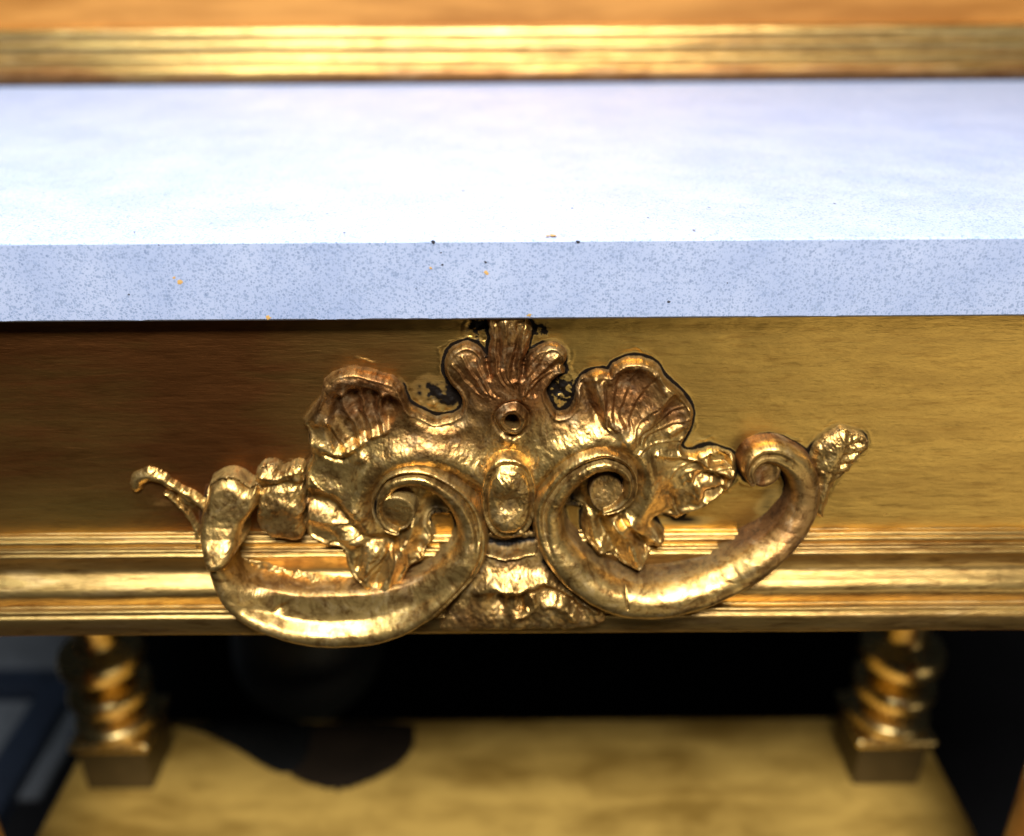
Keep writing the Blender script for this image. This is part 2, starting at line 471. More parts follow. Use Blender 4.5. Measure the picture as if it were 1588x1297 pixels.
# ---- leafy body (left shell, right shell, crest)
def body(U, V):
    U0, V0 = U, V
    U, V = warp(U, V, 1.6, 16, 3)
    d = sdf(U, V, smooth_poly(BODY, 3))
    ins = np.maximum(d, 0)
    # wall outside, rolled edge inside
    h = 0.26 + 0.24 * (1 - np.exp(-ins / 10.0)) + 0.09 * np.exp(-((ins - 4.0) / 3.0) ** 2)
    g = lambda *a: gauss(U, V, *a)
    rd = lambda pts, w, s=2.0: ridge(U, V, pts, w, s)
    # broad swells that carry the scrolls
    h += 0.55 * rd([(760, 742), (705, 710), (650, 700), (602, 714), (568, 742), (556, 780), (566, 820)], 24)
    h += 0.05 * rd([(755, 722), (705, 688), (650, 678), (590, 694), (550, 724)], 40)
    h += 0.55 * rd([(825, 738), (868, 702), (915, 684), (962, 684), (996, 710), (1006, 748), (990, 792), (960, 808)], 24)
    h += 0.05 * rd([(825, 718), (870, 676), (920, 656), (980, 664), (1025, 700), (1035, 750)], 40)
    h += 0.08 * g(790, 650, 60, 50)
    # crest plume and lobes
    h += 0.16 * rd([(790, 490), (789, 530), (785, 590), (778, 630)], 24)
    h -= 0.09 * rd([(770, 500), (772, 530), (778, 570)], 4.0)
    h -= 0.13 * rd([(804, 505), (802, 540), (798, 585)], 4.5)
    h += 0.15 * rd([(815, 512), (808, 545), (800, 590)], 5)
    h -= 0.25 * rd([(754, 560), (760, 585)], 4)
    h -= 0.25 * rd([(814, 562), (810, 585)], 4)
    h += 0.08 * rd([(706, 562), (724, 578), (742, 605), (757, 640)], 22)
    h -= 0.08 * rd([(712, 572), (730, 592), (745, 625)], 8)
    h += 0.08 * rd([(860, 555), (844, 570), (826, 592), (815, 625)], 20)
    h -= 0.14 * rd([(868, 566), (845, 582), (829, 610)], 5)
    # button with a hole
    rr = np.hypot(U - 794, (V - 648) * 1.05)
    h += 0.20 * np.exp(-((rr - 18) / 5.5) ** 2) - 0.16 * np.exp(-((rr - 26) / 4) ** 2) - 0.75 * np.exp(-(rr / 9.5) ** 4)
    h += 0.12 * np.exp(-((rr - 12) / 2.5) ** 2)
    h += 0.14 * g(798, 682, 7, 9, 20) + 0.12 * g(782, 678, 6, 8, -10)
    # left fan: raised rim, dished field, four ribs
    fan = sdf(U, V, smooth_poly([(512, 636), (522, 612), (548, 602), (592, 607), (622, 628), (606, 660), (578, 676), (548, 694), (520, 700), (505, 670)], 4))
    h += 0.24 * rd([(492, 650), (503, 612), (530, 590), (575, 592), (612, 612), (632, 640)], 12)
    h -= 0.34 * smoothstep(-3, 10, fan)
    for pts in ([(531, 612), (534, 636), (550, 660), (560, 690)], [(560, 612), (566, 640), (580, 674)], [(592, 612), (588, 640), (596, 668)], [(510, 655), (526, 680), (548, 704)]):
        h += 0.30 * rd(pts, 7.0) * smoothstep(-8, 4, fan)
    h += 0.20 * rd([(488, 690), (520, 705), (560, 705)], 10)
    h -= 0.20 * rd([(505, 705), (530, 712), (552, 703)], 5)
    fan_g = smoothstep(0, 10, fan) * (1 - 2.0 * np.abs(fbm(U, V, 12, 2, 71)))
    # notch between left fan and crest
    h += 0.10 * rd([(640, 655), (690, 672), (730, 660)], 10)
    # left lower leaf: folds
    h += 0.22 * rd([(480, 750), (520, 760), (560, 790)], 13)
    h -= 0.28 * rd([(478, 776), (512, 782), (545, 806), (572, 832), (598, 842)], 10)
    h += 0.16 * rd([(480, 800), (515, 812), (545, 838)], 12)
    h += 0.34 * rd([(640, 815), (628, 840), (612, 870), (596, 912)], 11)
    h -= 0.22 * rd([(612, 840), (600, 868), (584, 905)], 6)
    h += 0.22 * rd([(590, 845), (572, 870), (570, 905)], 9)
    h -= 0.20 * rd([(560, 850), (556, 880)], 6)
    h -= 0.25 * g(652, 852, 9, 14)
    # right shell: lobes, bowls, ribs
    h += 0.20 * rd([(946, 592), (962, 574), (993, 570), (1018, 583), (1030, 604)], 7)
    h -= 0.22 * g(980, 598, 27, 21, 20)
    h += 0.26 * rd([(925, 585), (930, 612), (938, 640), (962, 660)], 9)
    h += 0.30 * rd([(1042, 606), (1025, 628), (1000, 655), (975, 672)], 11)
    h -= 0.20 * g(1046, 640, 20, 17, 50)
    h -= 0.10 * g(1053, 668, 16, 12, 30)
    h += 0.12 * rd([(1072, 640), (1060, 662), (1040, 672)], 6)
    h -= 0.28 * rd([(905, 600), (912, 622), (925, 645)], 8)
    h += 0.16 * rd([(1020, 700), (1050, 706), (1080, 712), (1098, 722), (1110, 732), (1135, 738)], 5)
    h -= 0.40 * sdfbox(U, V, 1118, 716, 20, 11)
    h -= 0.34 * rd([(1080, 744), (1100, 738), (1125, 748)], 7)
    h -= 0.30 * rd([(1095, 768), (1122, 762)], 5)
    h += 0.20 * rd([(1072, 740), (1085, 757), (1080, 775)], 6)
    h += 0.16 * rd([(1130, 742), (1125, 762), (1100, 778), (1060, 795)], 5)
    h -= 0.18 * rd([(1035, 760), (1045, 785), (1035, 800)], 9)
    h += 0.34 * rd([(950, 800), (968, 822), (985, 860), (990, 876)], 9)
    h += 0.30 * rd([(975, 805), (1000, 820), (1020, 838)], 9)
    h -= 0.24 * rd([(962, 798), (985, 822), (1002, 852)], 6)
    h -= 0.22 * rd([(930, 805), (945, 835), (958, 868)], 8)
    h += 0.22 * rd([(915, 800), (922, 830), (932, 852)], 9)
    # fine veins fanning out to the lobes
    veins = [((787, 640), p) for p in [(701, 566), (716, 552), (737, 562), (768, 506), (786, 500), (806, 506), (819, 524), (846, 547), (866, 553), (853, 578)]]
    veins += [((950, 700), p) for p in [(936, 592), (956, 584), (985, 572), (1015, 582), (1040, 612), (1060, 634), (1070, 652), (1056, 684)]]
    veins += [((1020, 745), p) for p in [(1075, 716), (1125, 728), (1132, 750), (1095, 780), (1050, 800)]]
    veins += [((595, 800), p) for p in [(484, 742), (481, 772), (482, 806), (505, 842)]] + [((618, 820), p) for p in [(556, 900), (574, 920), (600, 916), (628, 884), (650, 868)]]
    veins += [((950, 795), p) for p in [(925, 852), (950, 855), (975, 872), (1000, 862), (1024, 842)]]
    for (ax, ay), (bx, by) in veins:
        mx, my = (ax + bx) / 2 + (by - ay) * 0.06, (ay + by) / 2 - (bx - ax) * 0.06
        sx, sy = ax + (bx - ax) * 0.35, ay + (by - ay) * 0.35
        x0, x1, y0, y1 = min(sx, bx) - 14, max(sx, bx) + 14, min(sy, by) - 14, max(sy, by) + 14
        m = (U > x0) & (U < x1) & (V > y0) & (V < y1)
        if m.any():
            h[m] += 0.055 * ridge(U[m], V[m], [(sx, sy), (mx, my), (bx, by)], 2.8, 1.6) - 0.035 * ridge(U[m], V[m], [(sx + 5, sy), (mx + 5, my + 2), (bx + 5, by + 2)], 2.2, 1.6)
    # weathering
    h += 0.022 * fbm(U0, V0, 40, 2, 20) + 0.010 * fbm(U0, V0, 7, 3, 30) + 0.010 * fbm(U0, V0, 2.5, 2, 35)
    h += base_h(V) * 1.05
    h -= 0.40 * g(676, 788, 20, 24) + 1.3 * g(689, 838, 9, 12) + 0.40 * g(892, 778, 13, 24)
    h = np.where(d < 0, 0.30 + base_h(V) * 1.05 + 0.18 * d, h)
    tar_light = 0.95 * g(790, 590, 75, 62) + 0.85 * g(560, 620, 70, 45) + 0.55 * g(690, 680, 60, 22) + 0.55 * g(960, 630, 75, 34) + 0.3 * g(1105, 750, 30, 20)
    tar_light += 0.45 * smoothstep(715, 630, V) + 0.35 * g(620, 860, 40, 40) + 0.25 * g(500, 800, 40, 50) - 0.5 * g(940, 690, 60, 25) - 0.4 * g(1030, 740, 40, 50)  # negative spots paint in the highlight band over the right scroll
    gri_shade = 0.9 * np.exp(-(rr / 8.5) ** 4) + 0.55 * g(980, 596, 22, 15, 20) * (0.7 + fbm(U0, V0, 10, 3, 44)) + 0.4 * g(1045, 640, 14, 12)
    gri_shade += 0.75 * g(676, 795, 22, 28) + 0.6 * g(694, 845, 12, 20) + 0.8 * g(889, 785, 15, 34) + 0.45 * (d < -0.3) + 0.42 * fan_g  # shadow inside the scroll curls painted in; walls and fan field darkened too
    tar_light += 0.7 * g(980, 596, 34, 24, 20) + 0.6 * g(1046, 645, 26, 22)
    gri_shade += 0.5 * rd([(757, 500), (757, 530), (757, 560)], 5) + 0.5 * rd([(826, 515), (822, 545)], 4) + 0.45 * g(705, 612, 12, 22, -30) + 0.6 * g(748, 515, 9, 20)
    return h, {'tarnish_light': tar_light, 'grime_shade': gri_shade}

def sdfbox(U, V, x, y, a, b):
    return smoothstep(1.0, 0.55, np.maximum(np.abs(U - x) / a, np.abs(V - y) / b))

relief('acanthus_leaf', (455, 486, 1160, 940), body, lambda U, V: 0.50 + 1.0 * base_h(V), M_carve, table, splits=[
    ('acanthus_leaf', 'carved fan leaf with deep ribs and a ragged lower tip, left of the crest', lambda U, V: (U < 716) | ((V >= 700) & (U < 790))),
    ('acanthus_leaf', 'broad carved leaf with dished lobes, right of the crest', lambda U, V: (U >= 850) | ((V >= 700) & (U >= 790))),
    ('leaf_crest', 'coppery three lobed crest with a drilled button', lambda U, V: (U >= 716) & (U < 850) & (V < 700))])

# ---- broken leaf piece left of the crack
FRAG = [(396, 748), (402, 732), (412, 727), (424, 729), (434, 737), (447, 731), (465, 728), (467, 748), (469, 775), (470, 800), (469, 832), (440, 834), (417, 828), (402, 815), (398, 788)]
def frag(U, V):
    U0, V0 = U, V
    U, V = warp(U, V, 2.2, 10, 13)
    d = sdf(U, V, smooth_poly(FRAG, 3)); ins = np.maximum(d, 0)
    h = 0.60 + 0.26 * (1 - np.exp(-ins / 5.0))
    h += 0.20 * ridge(U, V, [(405, 740), (425, 742), (450, 736)], 6) - 0.16 * ridge(U, V, [(400, 760), (430, 752), (465, 755)], 5)
    h += 0.16 * ridge(U, V, [(410, 790), (440, 782), (466, 792)], 12)
    h += 0.0035 * (V - 780) + 0.06 * fbm(U0, V0, 18, 3, 50) + 0.015 * fbm(U0, V0, 6, 3, 52)
    h = np.where(d < 0, 0.6 + 0.2 * d, h)
    return h, {'tarnish_light': 0.15 + 0.3 * gauss(U, V, 440, 810, 30), 'grime_shade': 0.5 * (d < -0.3)}
relief('leaf_fragment', (380, 715, 490, 850), frag, 0.75, M_carve, table, 'cracked off leaf piece between scroll and fan leaf')

# ---- left scroll
LS = [(335, 858, 15), (344, 888, 18), (362, 918, 24), (390, 937, 27), (428, 951, 31), (475, 961, 35), (525, 963, 37), (575, 959, 37), (620, 948, 34), (660, 927, 30),
      (695, 900, 27), (721, 872, 26), (733, 845, 25), (732, 815, 24), (721, 786, 23), (701, 762, 21), (673, 744, 19), (641, 737, 18), (612, 743, 17), (593, 763, 15), (587, 789, 12), (598, 811, 9), (616, 820, 6)]
def left_scroll(U, V):
    U0, V0 = U, V
    U, V = warp(U, V, 1.0, 30, 16)
    u, s, w, b = stroke(U, V, LS, 7)
    au = np.clip(np.abs(b), 0, 1)
    dist = (1 - b) * w
    inner = smoothstep(0.0, 0.9, s) 
    # round profile, leaning to the outer rim on the low part
    lean = smoothstep(0.60, 0.45, s) * smoothstep(0.06, 0.18, s)
    peak = 0.42 * lean
    uu = np.where(u > peak, (u - peak) / (1 - peak), (u - peak) / (1 + peak))
    prof = np.sqrt(np.clip(1 - np.abs(uu) ** 2.3, 0, 1))
    lp = smooth_poly([(-1.0, 0.20), (-0.94, 0.245), (-0.8, 0.27), (-0.4, 0.32), (-0.15, 0.38), (0.02, 0.47), (0.14, 0.68), (0.27, 0.88), (0.42, 0.98), (0.56, 1.0), (0.72, 0.93), (0.86, 0.74), (0.95, 0.45), (1.0, 0.0)], 6, closed=False)
    prof = prof * (1 - lean) + lean * np.interp(u, lp[:, 0], lp[:, 1]) * (b < 1)
    slope = 1.0
    H = 1.20 - 0.25 * smoothstep(0.62, 0.95, s)
    h = 0.60 + (H - 0.25) * prof * slope
    # groove with a second ridge once the scroll curls over
    cur = smoothstep(0.60, 0.72, s)
    h -= 0.26 * cur * np.exp(-((u - 0.32) / 0.16) ** 2)
    h += 0.10 * cur * np.exp(-((u - 0.70) / 0.16) ** 2)
    h -= 0.14 * (1 - cur) * smoothstep(0.45, 0.55, s) * np.exp(-((u - 0.62) / 0.12) ** 2)
    # notch near the left, collar near the right
    h -= 0.10 * gauss(U, V, 436, 944, 4, 12, 60)
    h += 0.05 * gauss(U, V, 690, 890, 30, 10, -50)
    # eye of the spiral
    re = np.hypot(U - 616, V - 792)
    eye = 1.16 - 0.04 * smoothstep(14, 27, re) + 0.010 * (792 - V) * 0.6
    eye = np.where(re > 27, 1.12 - 0.16 * (re - 27), eye)
    hs = np.where(b > 1, 0.55 - (b - 1) * w * 0.20, h)
    h = np.maximum(hs, eye)
    fall = np.minimum(1, np.maximum(b, 0))
    h += base_h(V) * 0.9
    h += 0.016 * fbm(U0, V0, 50, 2, 22) + 0.006 * fbm(U0, V0, 9, 3, 60)
    h += 0.025 * smoothstep(0.5, 0.9, s) * fbm(U0, V0, 5, 3, 63)
    tar_light = 0.25 * smoothstep(0.2, 0.0, s) + 0.35 * smoothstep(0.4, 0.7, s) * (fbm(U0, V0, 30, 2, 9) + 0.3) + 0.3 * gauss(U, V, 630, 990, 60, 12)
    gri_shade = 0.52 * smoothstep(0.7, 0.9, s) * np.exp(-((u - 0.32) / 0.2) ** 2) + 0.55 * (u < 0) * smoothstep(0.94, 1.03, b) * smoothstep(0.42, 0.5, s)  # joint dirt, plus painted shade on the inner wall
    gri_shade += 0.4 * gauss(U, V, 583, 790, 8, 25)
    tar_light += 0.45 * (u > 0) * smoothstep(1.0, 1.06, b) + 0.6 * lean * smoothstep(-0.7, -0.95, u)  # colour dulls the bounce-lit outer wall and the bright inner edge
    return h, {'tarnish_light': tar_light, 'grime_shade': np.where(re < 24, 0, gri_shade)}
relief('scroll', (296, 690, 775, 1012), left_scroll, lambda U, V: 0.95 + 0.9 * base_h(V), M_carve, table, 'wide c shaped scroll under the fan leaf, with smooth capped end')

# cap of the left scroll
CAP = [(315, 782), (319, 764), (333, 754), (353, 750), (368, 756), (381, 766), (393, 762), (399, 777), (396, 794), (381, 810), (371, 828), (367, 850), (357, 871), (340, 879), (325, 876), (315, 853), (308, 822), (310, 800)]
def cap(U, V):
    U0, V0 = U, V
    U, V = warp(U, V, 1.2, 22, 19)
    d = sdf(U, V, smooth_poly(CAP, 4)); ins = np.maximum(d, 0)
    h = 0.85 + 0.62 * np.sqrt(np.clip(1 - (1 - np.clip(ins / 15, 0, 1)) ** 2, 0, 1))
    h += 0.04 * gauss(U, V, 345, 845, 16, 25) 
    h -= 0.02 * ridge(U, V, [(325, 812), (350, 806), (375, 812)], 4)
    h += 0.0078 * (V - 815) + 0.02 * fbm(U0, V0, 20, 3, 70) + 0.015 * fbm(U0, V0, 6, 3, 71)
    h += base_h(V) * 0.9
    h = np.where(d < 0, 0.85 + 0.22 * d + base_h(V), h)
    return h, {'tarnish_light': 0.18 + 0 * U, 'grime_shade': 0.5 * (d < -0.3)}
relief('scroll_cap', (296, 735, 412, 892), cap, lambda U, V: 1.25 + 0.9 * base_h(V), M_carve, table)

# ---- right scroll
RS = [(936, 789, 5), (960, 781, 8), (978, 759, 11), (975, 731, 15), (955, 713, 19), (926, 711, 21), (895, 724, 23), (867, 751, 24), (851, 782, 25), (850, 812, 25), (858, 841, 26),
      (876, 869, 26), (904, 897, 27), (941, 920, 27), (986, 932, 27), (1036, 930, 26), (1086, 917, 25), (1136, 895, 25), (1180, 867, 25), (1217, 833, 24), (1242, 796, 24),
      (1250, 765, 24), (1244, 738, 23), (1226, 716, 21), (1200, 704, 18), (1176, 708, 15), (1161, 726, 12), (1166, 744, 8)]
def right_scroll(U, V):
    U0, V0 = U, V
    U, V = warp(U, V, 1.0, 30, 26)
    u, s, w, b = stroke(U, V, RS, 7)
    # u > 0 : outer side?
    prof = np.sqrt(np.clip(1 - np.abs(np.clip(u, -1, 1)) ** 2.4, 0, 1))
    H = 1.22 - 0.25 * smoothstep(0.18, 0.0, s) - 0.10 * smoothstep(0.85, 1, s)
    h = 0.60 + (H - 0.25) * prof
    cur = smoothstep(0.36, 0.24, s)
    so = OUT_SIGN
    h -= 0.26 * cur * np.exp(-((u * so - 0.22) / 0.17) ** 2)
    h += 0.12 * cur * np.exp(-((u * so - 0.70) / 0.18) ** 2)
    tip = smoothstep(0.86, 0.92, s)
    h -= 0.16 * tip * np.exp(-((u * so - 0.10) / 0.3) ** 2)
    h += 0.05 * gauss(U, V, 1060, 905, 6, 20, 20)
    re = np.hypot(U - 940, V - 765)
    eye = 0.98 + 0.0045 * (V - 765) - 0.10 * gauss(U, V, 936, 756, 12, 10)
    eye = np.where(re > 26, 0.92 - 0.16 * (re - 26), eye)
    r2 = np.hypot(U - 1184, V - 728)
    eye2 = 1.10 + 0.10 * np.exp(-((r2 - 20) / 4) ** 2)
    eye2 = np.where(r2 > 25, 1.10 - 0.16 * (r2 - 25), eye2)
    hs = np.where(b > 1, 0.55 - (b - 1) * w * 0.20, h)
    curl = smoothstep(1120, 1190, U0) * smoothstep(830, 740, V0)
    h = np.maximum(np.maximum(hs, eye), eye2) * (1 - 0.36 * curl)
    h += base_h(V) * 0.9
    h += 0.016 * fbm(U0, V0, 50, 2, 82) + 0.006 * fbm(U0, V0, 9, 3, 84)
    h += 0.025 * smoothstep(0.45, 0.1, s) * fbm(U0, V0, 4, 3, 86)
    h -= 0.05 * ridge(U, V, [(968, 905), (970, 930)], 1.6)
    tar_light = 0.75 * smoothstep(0.66, 0.74, s) * smoothstep(0.92, 0.84, s) + 0.4 * smoothstep(0.9, 1, s) + 0.3 * smoothstep(0.3, 0.1, s) * (fbm(U0, V0, 24, 2, 9) + 0.4)
    gri_shade = 0.50 * cur * np.exp(-((u * so - 0.22) / 0.2) ** 2) + 0.60 * (u < 0) * smoothstep(0.90, 1.02, b) + 0.5 * curl * (u > 0) * smoothstep(0.9, 1.02, b)  # joint dirt, plus painted shade on the scroll walls
    tar_light += 0.6 * smoothstep(0.92, 1.02, b)
    gri_shade = np.where(re < 24, 0.05, gri_shade); tar_light = np.where(re < 25, 0.35, tar_light) + 0.45 * (u > 0) * smoothstep(1.0, 1.06, b)
    gri_shade = np.where(r2 < 23, 0.1, gri_shade)
    return h, {'tarnish_light': tar_light, 'grime_shade': gri_shade}
OUT_SIGN = 1.0
relief('scroll', (806, 670, 1292, 975), right_scroll, lambda U, V: 0.95 * (1 - 0.36 * smoothstep(1120, 1190, U) * smoothstep(830, 740, V)) + 0.9 * base_h(V), M_carve, table, 'round c shaped scroll under the broad leaf, with curled copper toned end')

# ---- boss in the middle
def boss(U, V):
    U0, V0 = U, V
    q = np.sqrt(((U - 789) / 39.0) ** 2 + ((V - 776) / 68.0) ** 2)
    qq = (np.abs((U - 789) / 44.0) ** 2.4 + np.abs((V - 774) / 64.0) ** 2.5) ** 0.4
    h = 0.70 + 0.95 * np.sqrt(np.clip(1 - qq ** 2.1, 0, 1))
    h += 0.12 * np.exp(-((qq - 0.93) / 0.05) ** 2) - 0.14 * np.exp(-((qq - 0.80) / 0.05) ** 2)
    h -= 0.34 * gauss(U, V, 790, 778, 23, 17) 
    h += 0.10 * gauss(U, V, 783, 745, 20, 16) + 0.16 * gauss(U, V, 786, 812, 26, 18)
    h += 0.05 * fbm(U0, V0, 12, 3, 90) + 0.03 * fbm(U0, V0, 4, 2, 91)
    h = np.where(qq > 1, 0.70 - (qq - 1) * 38 * 0.2, h)
    gri_shade = 0.40 * gauss(U, V, 792, 778, 14, 11) + 0.30 * np.exp(-((qq - 0.86) / 0.06) ** 2)
    return h, {'tarnish_light': 0.35 * gauss(U, V, 790, 770, 30, 30), 'grime_shade': gri_shade + 0.25 * gauss(U, V, 791, 776, 17, 13)}
relief('boss', (738, 694, 842, 858), boss, 1.20, M_carve, table, 'oval dimpled boss between the two scrolls')

# ---- lower pendant leaf
PEND = [(748, 832), (785, 836), (834, 832), (845, 872), (866, 900), (900, 928), (926, 944), (940, 962), (928, 974), (880, 979), (800, 981), (740, 982), (700, 984), (682, 978), (694, 955), (724, 912), (742, 880)]
def pend(U, V):
    U0, V0 = U, V
    U, V = warp(U, V, 2.0, 12, 33)
    d = sdf(U, V, smooth_poly(PEND, 4)); ins = np.maximum(d, 0)
    rd = lambda pts, w, s=2.0: ridge(U, V, pts, w, s)
    h = 0.50 + 0.12 * (1 - np.exp(-ins / 6.0))
    h += 0.34 * rd([(752, 854), (785, 863), (828, 854)], 4) - 0.25 * rd([(748, 843), (785, 848), (832, 843)], 8)
    h += 0.55 * gauss(U, V, 792, 902, 46, 19)
    h += 0.22 * rd([(742, 915), (765, 903), (800, 905), (845, 895)], 9)
    h -= 0.42 * gauss(U, V, 773, 936, 15, 19)
    h += 0.24 * rd([(826, 925), (824, 945), (800, 958)], 7)
    h -= 0.24 * rd([(806, 925), (808, 945)], 5)
    h += 0.26 * rd([(846, 938), (868, 940), (890, 958)], 8)
    h -= 0.15 * rd([(845, 915), (880, 930), (905, 950)], 9)
    h += 0.18 * rd([(850, 900), (890, 930), (925, 950)], 5)
    h += 0.08 * fbm(U0, V0, 15, 3, 95, 0.5) * smoothstep(880, 930, V) + 0.02 * fbm(U0, V0, 5, 3, 97)
    h += base_h(V) * 0.95
    h = np.where(d < 0, 0.4 + 0.18 * d + base_h(V) * 0.95, h)
    gri_shade = 0.55 * (1 - smoothstep(0, 26, np.abs(V - 874))) * smoothstep(30, 60, np.abs(U - 790)) + 0.45 * gauss(U, V, 772, 938, 12, 14) + 0.45 * rd([(762, 868), (790, 874), (822, 868)], 9)
    gri_shade += 0.45 * rd([(750, 880), (720, 925)], 7) + 0.5 * rd([(845, 872), (880, 915), (915, 945)], 6)
    gri_shade += 1.0 * rd([(752, 840), (785, 848), (828, 840)], 8)  # black gap under the boss painted in
    return h, {'tarnish_light': 0.25 + 0.4 * gauss(U, V, 720, 960, 40, 25), 'grime_shade': gri_shade}
relief('pendant_leaf', (672, 822, 952, 992), pend, lambda U, V: 0.7 + 0.95 * base_h(V), M_carve, table, 'small lumpy carved leaf below the boss')

# ---- tail leaves at both ends
RT = [(1262, 712), (1274, 692), (1290, 680), (1308, 670), (1325, 676), (1342, 682), (1348, 696), (1336, 711), (1323, 726), (1305, 743), (1292, 753), (1282, 777), (1276, 800), (1262, 790), (1262, 750)]
def rtail(U, V):
    U0, V0 = U, V
    U, V = warp(U, V, 1.8, 12, 36)
    d = sdf(U, V, smooth_poly(RT, 4)); ins = np.maximum(d, 0)
    h = 0.32 + 0.22 * (1 - np.exp(-ins / 5.0)) + 0.12 * ridge(U, V, [(1272, 770), (1285, 725), (1310, 690)], 10)
    for p in ([(1318, 692), (1335, 690)], [(1312, 708), (1330, 706)], [(1304, 722), (1320, 722)], [(1298, 738), (1310, 738)]):
        h -= 0.14 * ridge(U, V, p, 3.5)
    h += 0.0025 * (V - 730) + 0.04 * fbm(U0, V0, 12, 3, 99) + 0.03 * fbm(U0, V0, 4, 2, 98)
    h = np.where(d < 0, 0.32 + 0.15 * d, h)
    return h, {'tarnish_light': 0.1 + 0 * U, 'grime_shade': 0.25 * gauss(U, V, 1320, 705, 22, 14, -30) + 0.5 * (d < -0.3)}
relief('tail_leaf', (1250, 658, 1362, 815), rtail, 0.45, M_carve, table, 'pointed ribbed tail leaf beyond the copper toned scroll end')
LT = [(208, 758, 12), (212, 748, 13), (224, 742, 12), (238, 743, 10), (257, 752, 9), (280, 766, 8), (303, 780, 8), (318, 792, 8)]
LT2 = [(255, 768, 3), (275, 785, 4.5), (292, 806, 5), (303, 828, 5), (308, 850, 5)]
def ltail(U, V):
    U0, V0 = U, V
    U, V = warp(U, V, 2.0, 12, 38)
    u, s, w, b = stroke(U, V, LT, 12)
    u2, s2, w2, b2 = stroke(U, V, LT2, 12)
    f = lambda b, w, H: np.where(b > 1, -(b - 1) * w * 0.12, H * np.clip(1 - b ** 2, 0, 1))
    h = smax(f(b, w, 0.30), f(b2, w2, 0.22), 0.08) + 0.03 * fbm(U0, V0, 16, 2, 101)
    h = np.maximum(h, 0.20 * gauss(U, V, 285, 780, 20, 12, 50) - 0.09)
    h += 0.55 * base_h(V)
    return h, {'tarnish_light': 0 * U, 'grime_shade': 0 * U}
relief('tail_leaf', (190, 722, 330, 862), ltail, 0.3, M_carve, table, 'thin hooked tail leaf beside the capped scroll')

# ---- apron panel, with dirt and painted-in shade round the carving
U, V = np.meshgrid(np.arange(-180, 1780, 2.0), np.arange(440, 850, 1.4))
X, Z = unproj(U, V, 0.0, Y0)
U_, V_ = U, V
U, V = proj(X, Y0 - 0.50, Z)
dB = sdf(U, V, smooth_poly(BODY, 2))
uR, _, wR, bR = stroke(U, V, RS, 2); dR = (1 - bR) * wR
uL, _, wL, bL = stroke(U, V, LS, 2); dL = (1 - bL) * wL
dT = sdf(U, V, smooth_poly(RT, 2)); dF = sdf(U, V, smooth_poly(FRAG, 2)); dC = sdf(U, V, smooth_poly(CAP, 2))
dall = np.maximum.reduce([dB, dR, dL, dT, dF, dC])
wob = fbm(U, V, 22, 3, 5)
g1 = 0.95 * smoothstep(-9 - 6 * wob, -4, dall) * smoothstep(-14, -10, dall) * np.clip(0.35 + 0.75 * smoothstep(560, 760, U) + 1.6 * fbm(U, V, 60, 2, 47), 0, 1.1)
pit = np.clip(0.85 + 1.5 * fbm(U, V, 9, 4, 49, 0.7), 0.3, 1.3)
g1 += pit * 1.7 * gauss(U, V, 870, 612, 22, 30) + 1.15 * gauss(U, V, 682, 622, 38, 26, 15) * (1 + 1.2 * fbm(U, V, 14, 3, 43)) + pit * 1.4 * gauss(U, V, 742, 512, 20, 26) + pit * 1.0 * gauss(U, V, 840, 522, 18, 16) + 0.8 * gauss(U, V, 1064, 818, 50, 9) + 0.7 * gauss(U, V, 1196, 790, 18, 34, 30) + 0.9 * gauss(U, V, 415, 826, 30, 9) + 0.4 * gauss(U, V, 1080, 690, 26, 14, 20)  # grimy pits; spots under leaves and beside the scroll are painted shadow
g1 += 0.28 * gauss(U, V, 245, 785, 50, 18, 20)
tar_light = 0.95 * smoothstep(900, 350, U) * (1 - 0.6 * smoothstep(720, 810, V) * smoothstep(300, 100, U)) + 0.25 * fbm(U, V, 160, 3, 11)  # light falloff painted in: darker left side, golden reflection at lower left
relh = 0.03 * fbm(U, V, 90, 3, 14) + 0.010 * fbm(U * 0.4, V, 14, 3, 15)
# thin raised lip of old gesso along the outline
relh += 0.035 * np.exp(-((dall + 8 + 14 * wob) / 1.8) ** 2) * smoothstep(-0.05, 0.25, fbm(U, V, 40, 2, 51))
relh += 0.05 * (gauss(U, V, 870, 612, 26, 34) + gauss(U, V, 742, 512, 26, 30)) * 2 * fbm(U, V, 8, 3, 53)
relh += 0.10 * gauss(U, V, 680, 630, 30, 14) * (0.5 + 2 * fbm(U, V, 12, 3, 41))
relh += 0.05 * gauss(U, V, 250, 790, 60, 30) * fbm(U, V, 14, 3, 42)
me = grid_mesh('apron_panel', X, Y0 - relh, Z, (Z < -3.0) & (np.abs(X) < HW), {'tarnish_light': tar_light, 'grime_shade': g1})
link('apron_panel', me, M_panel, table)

# ---- moulding along the foot of the apron
mp = [(824, -0.02), (828, 0.02), (831, 0.20), (836, 0.29), (838, 0.31), (841, 0.42), (845, 0.46), (848, 0.34), (851, 0.34), (854, 0.48), (857, 0.55), (860, 0.54), (862, 0.60), (865, 0.66), (868, 0.64),
      (871, 0.57), (878, 0.51), (885, 0.50), (892, 0.58), (900, 0.74), (908, 0.92), (916, 1.06), (922, 1.13), (926, 1.15), (931, 1.12), (936, 1.06), (940, 1.04), (943, 1.10), (946, 1.26), (950, 1.38), (953, 1.40), (956, 1.41), (959, 1.49), (962, 1.53), (966, 1.52), (974, 1.46), (981, 1.38), (985, 1.32)]
P = smooth_poly(mp, 3, closed=False)
px = 150.0
_, Zp = unproj(np.full(len(P), px), P[:, 0], P[:, 1], Y0)
Zp = np.minimum.accumulate(Zp)
Yp = Y0 - P[:, 1]
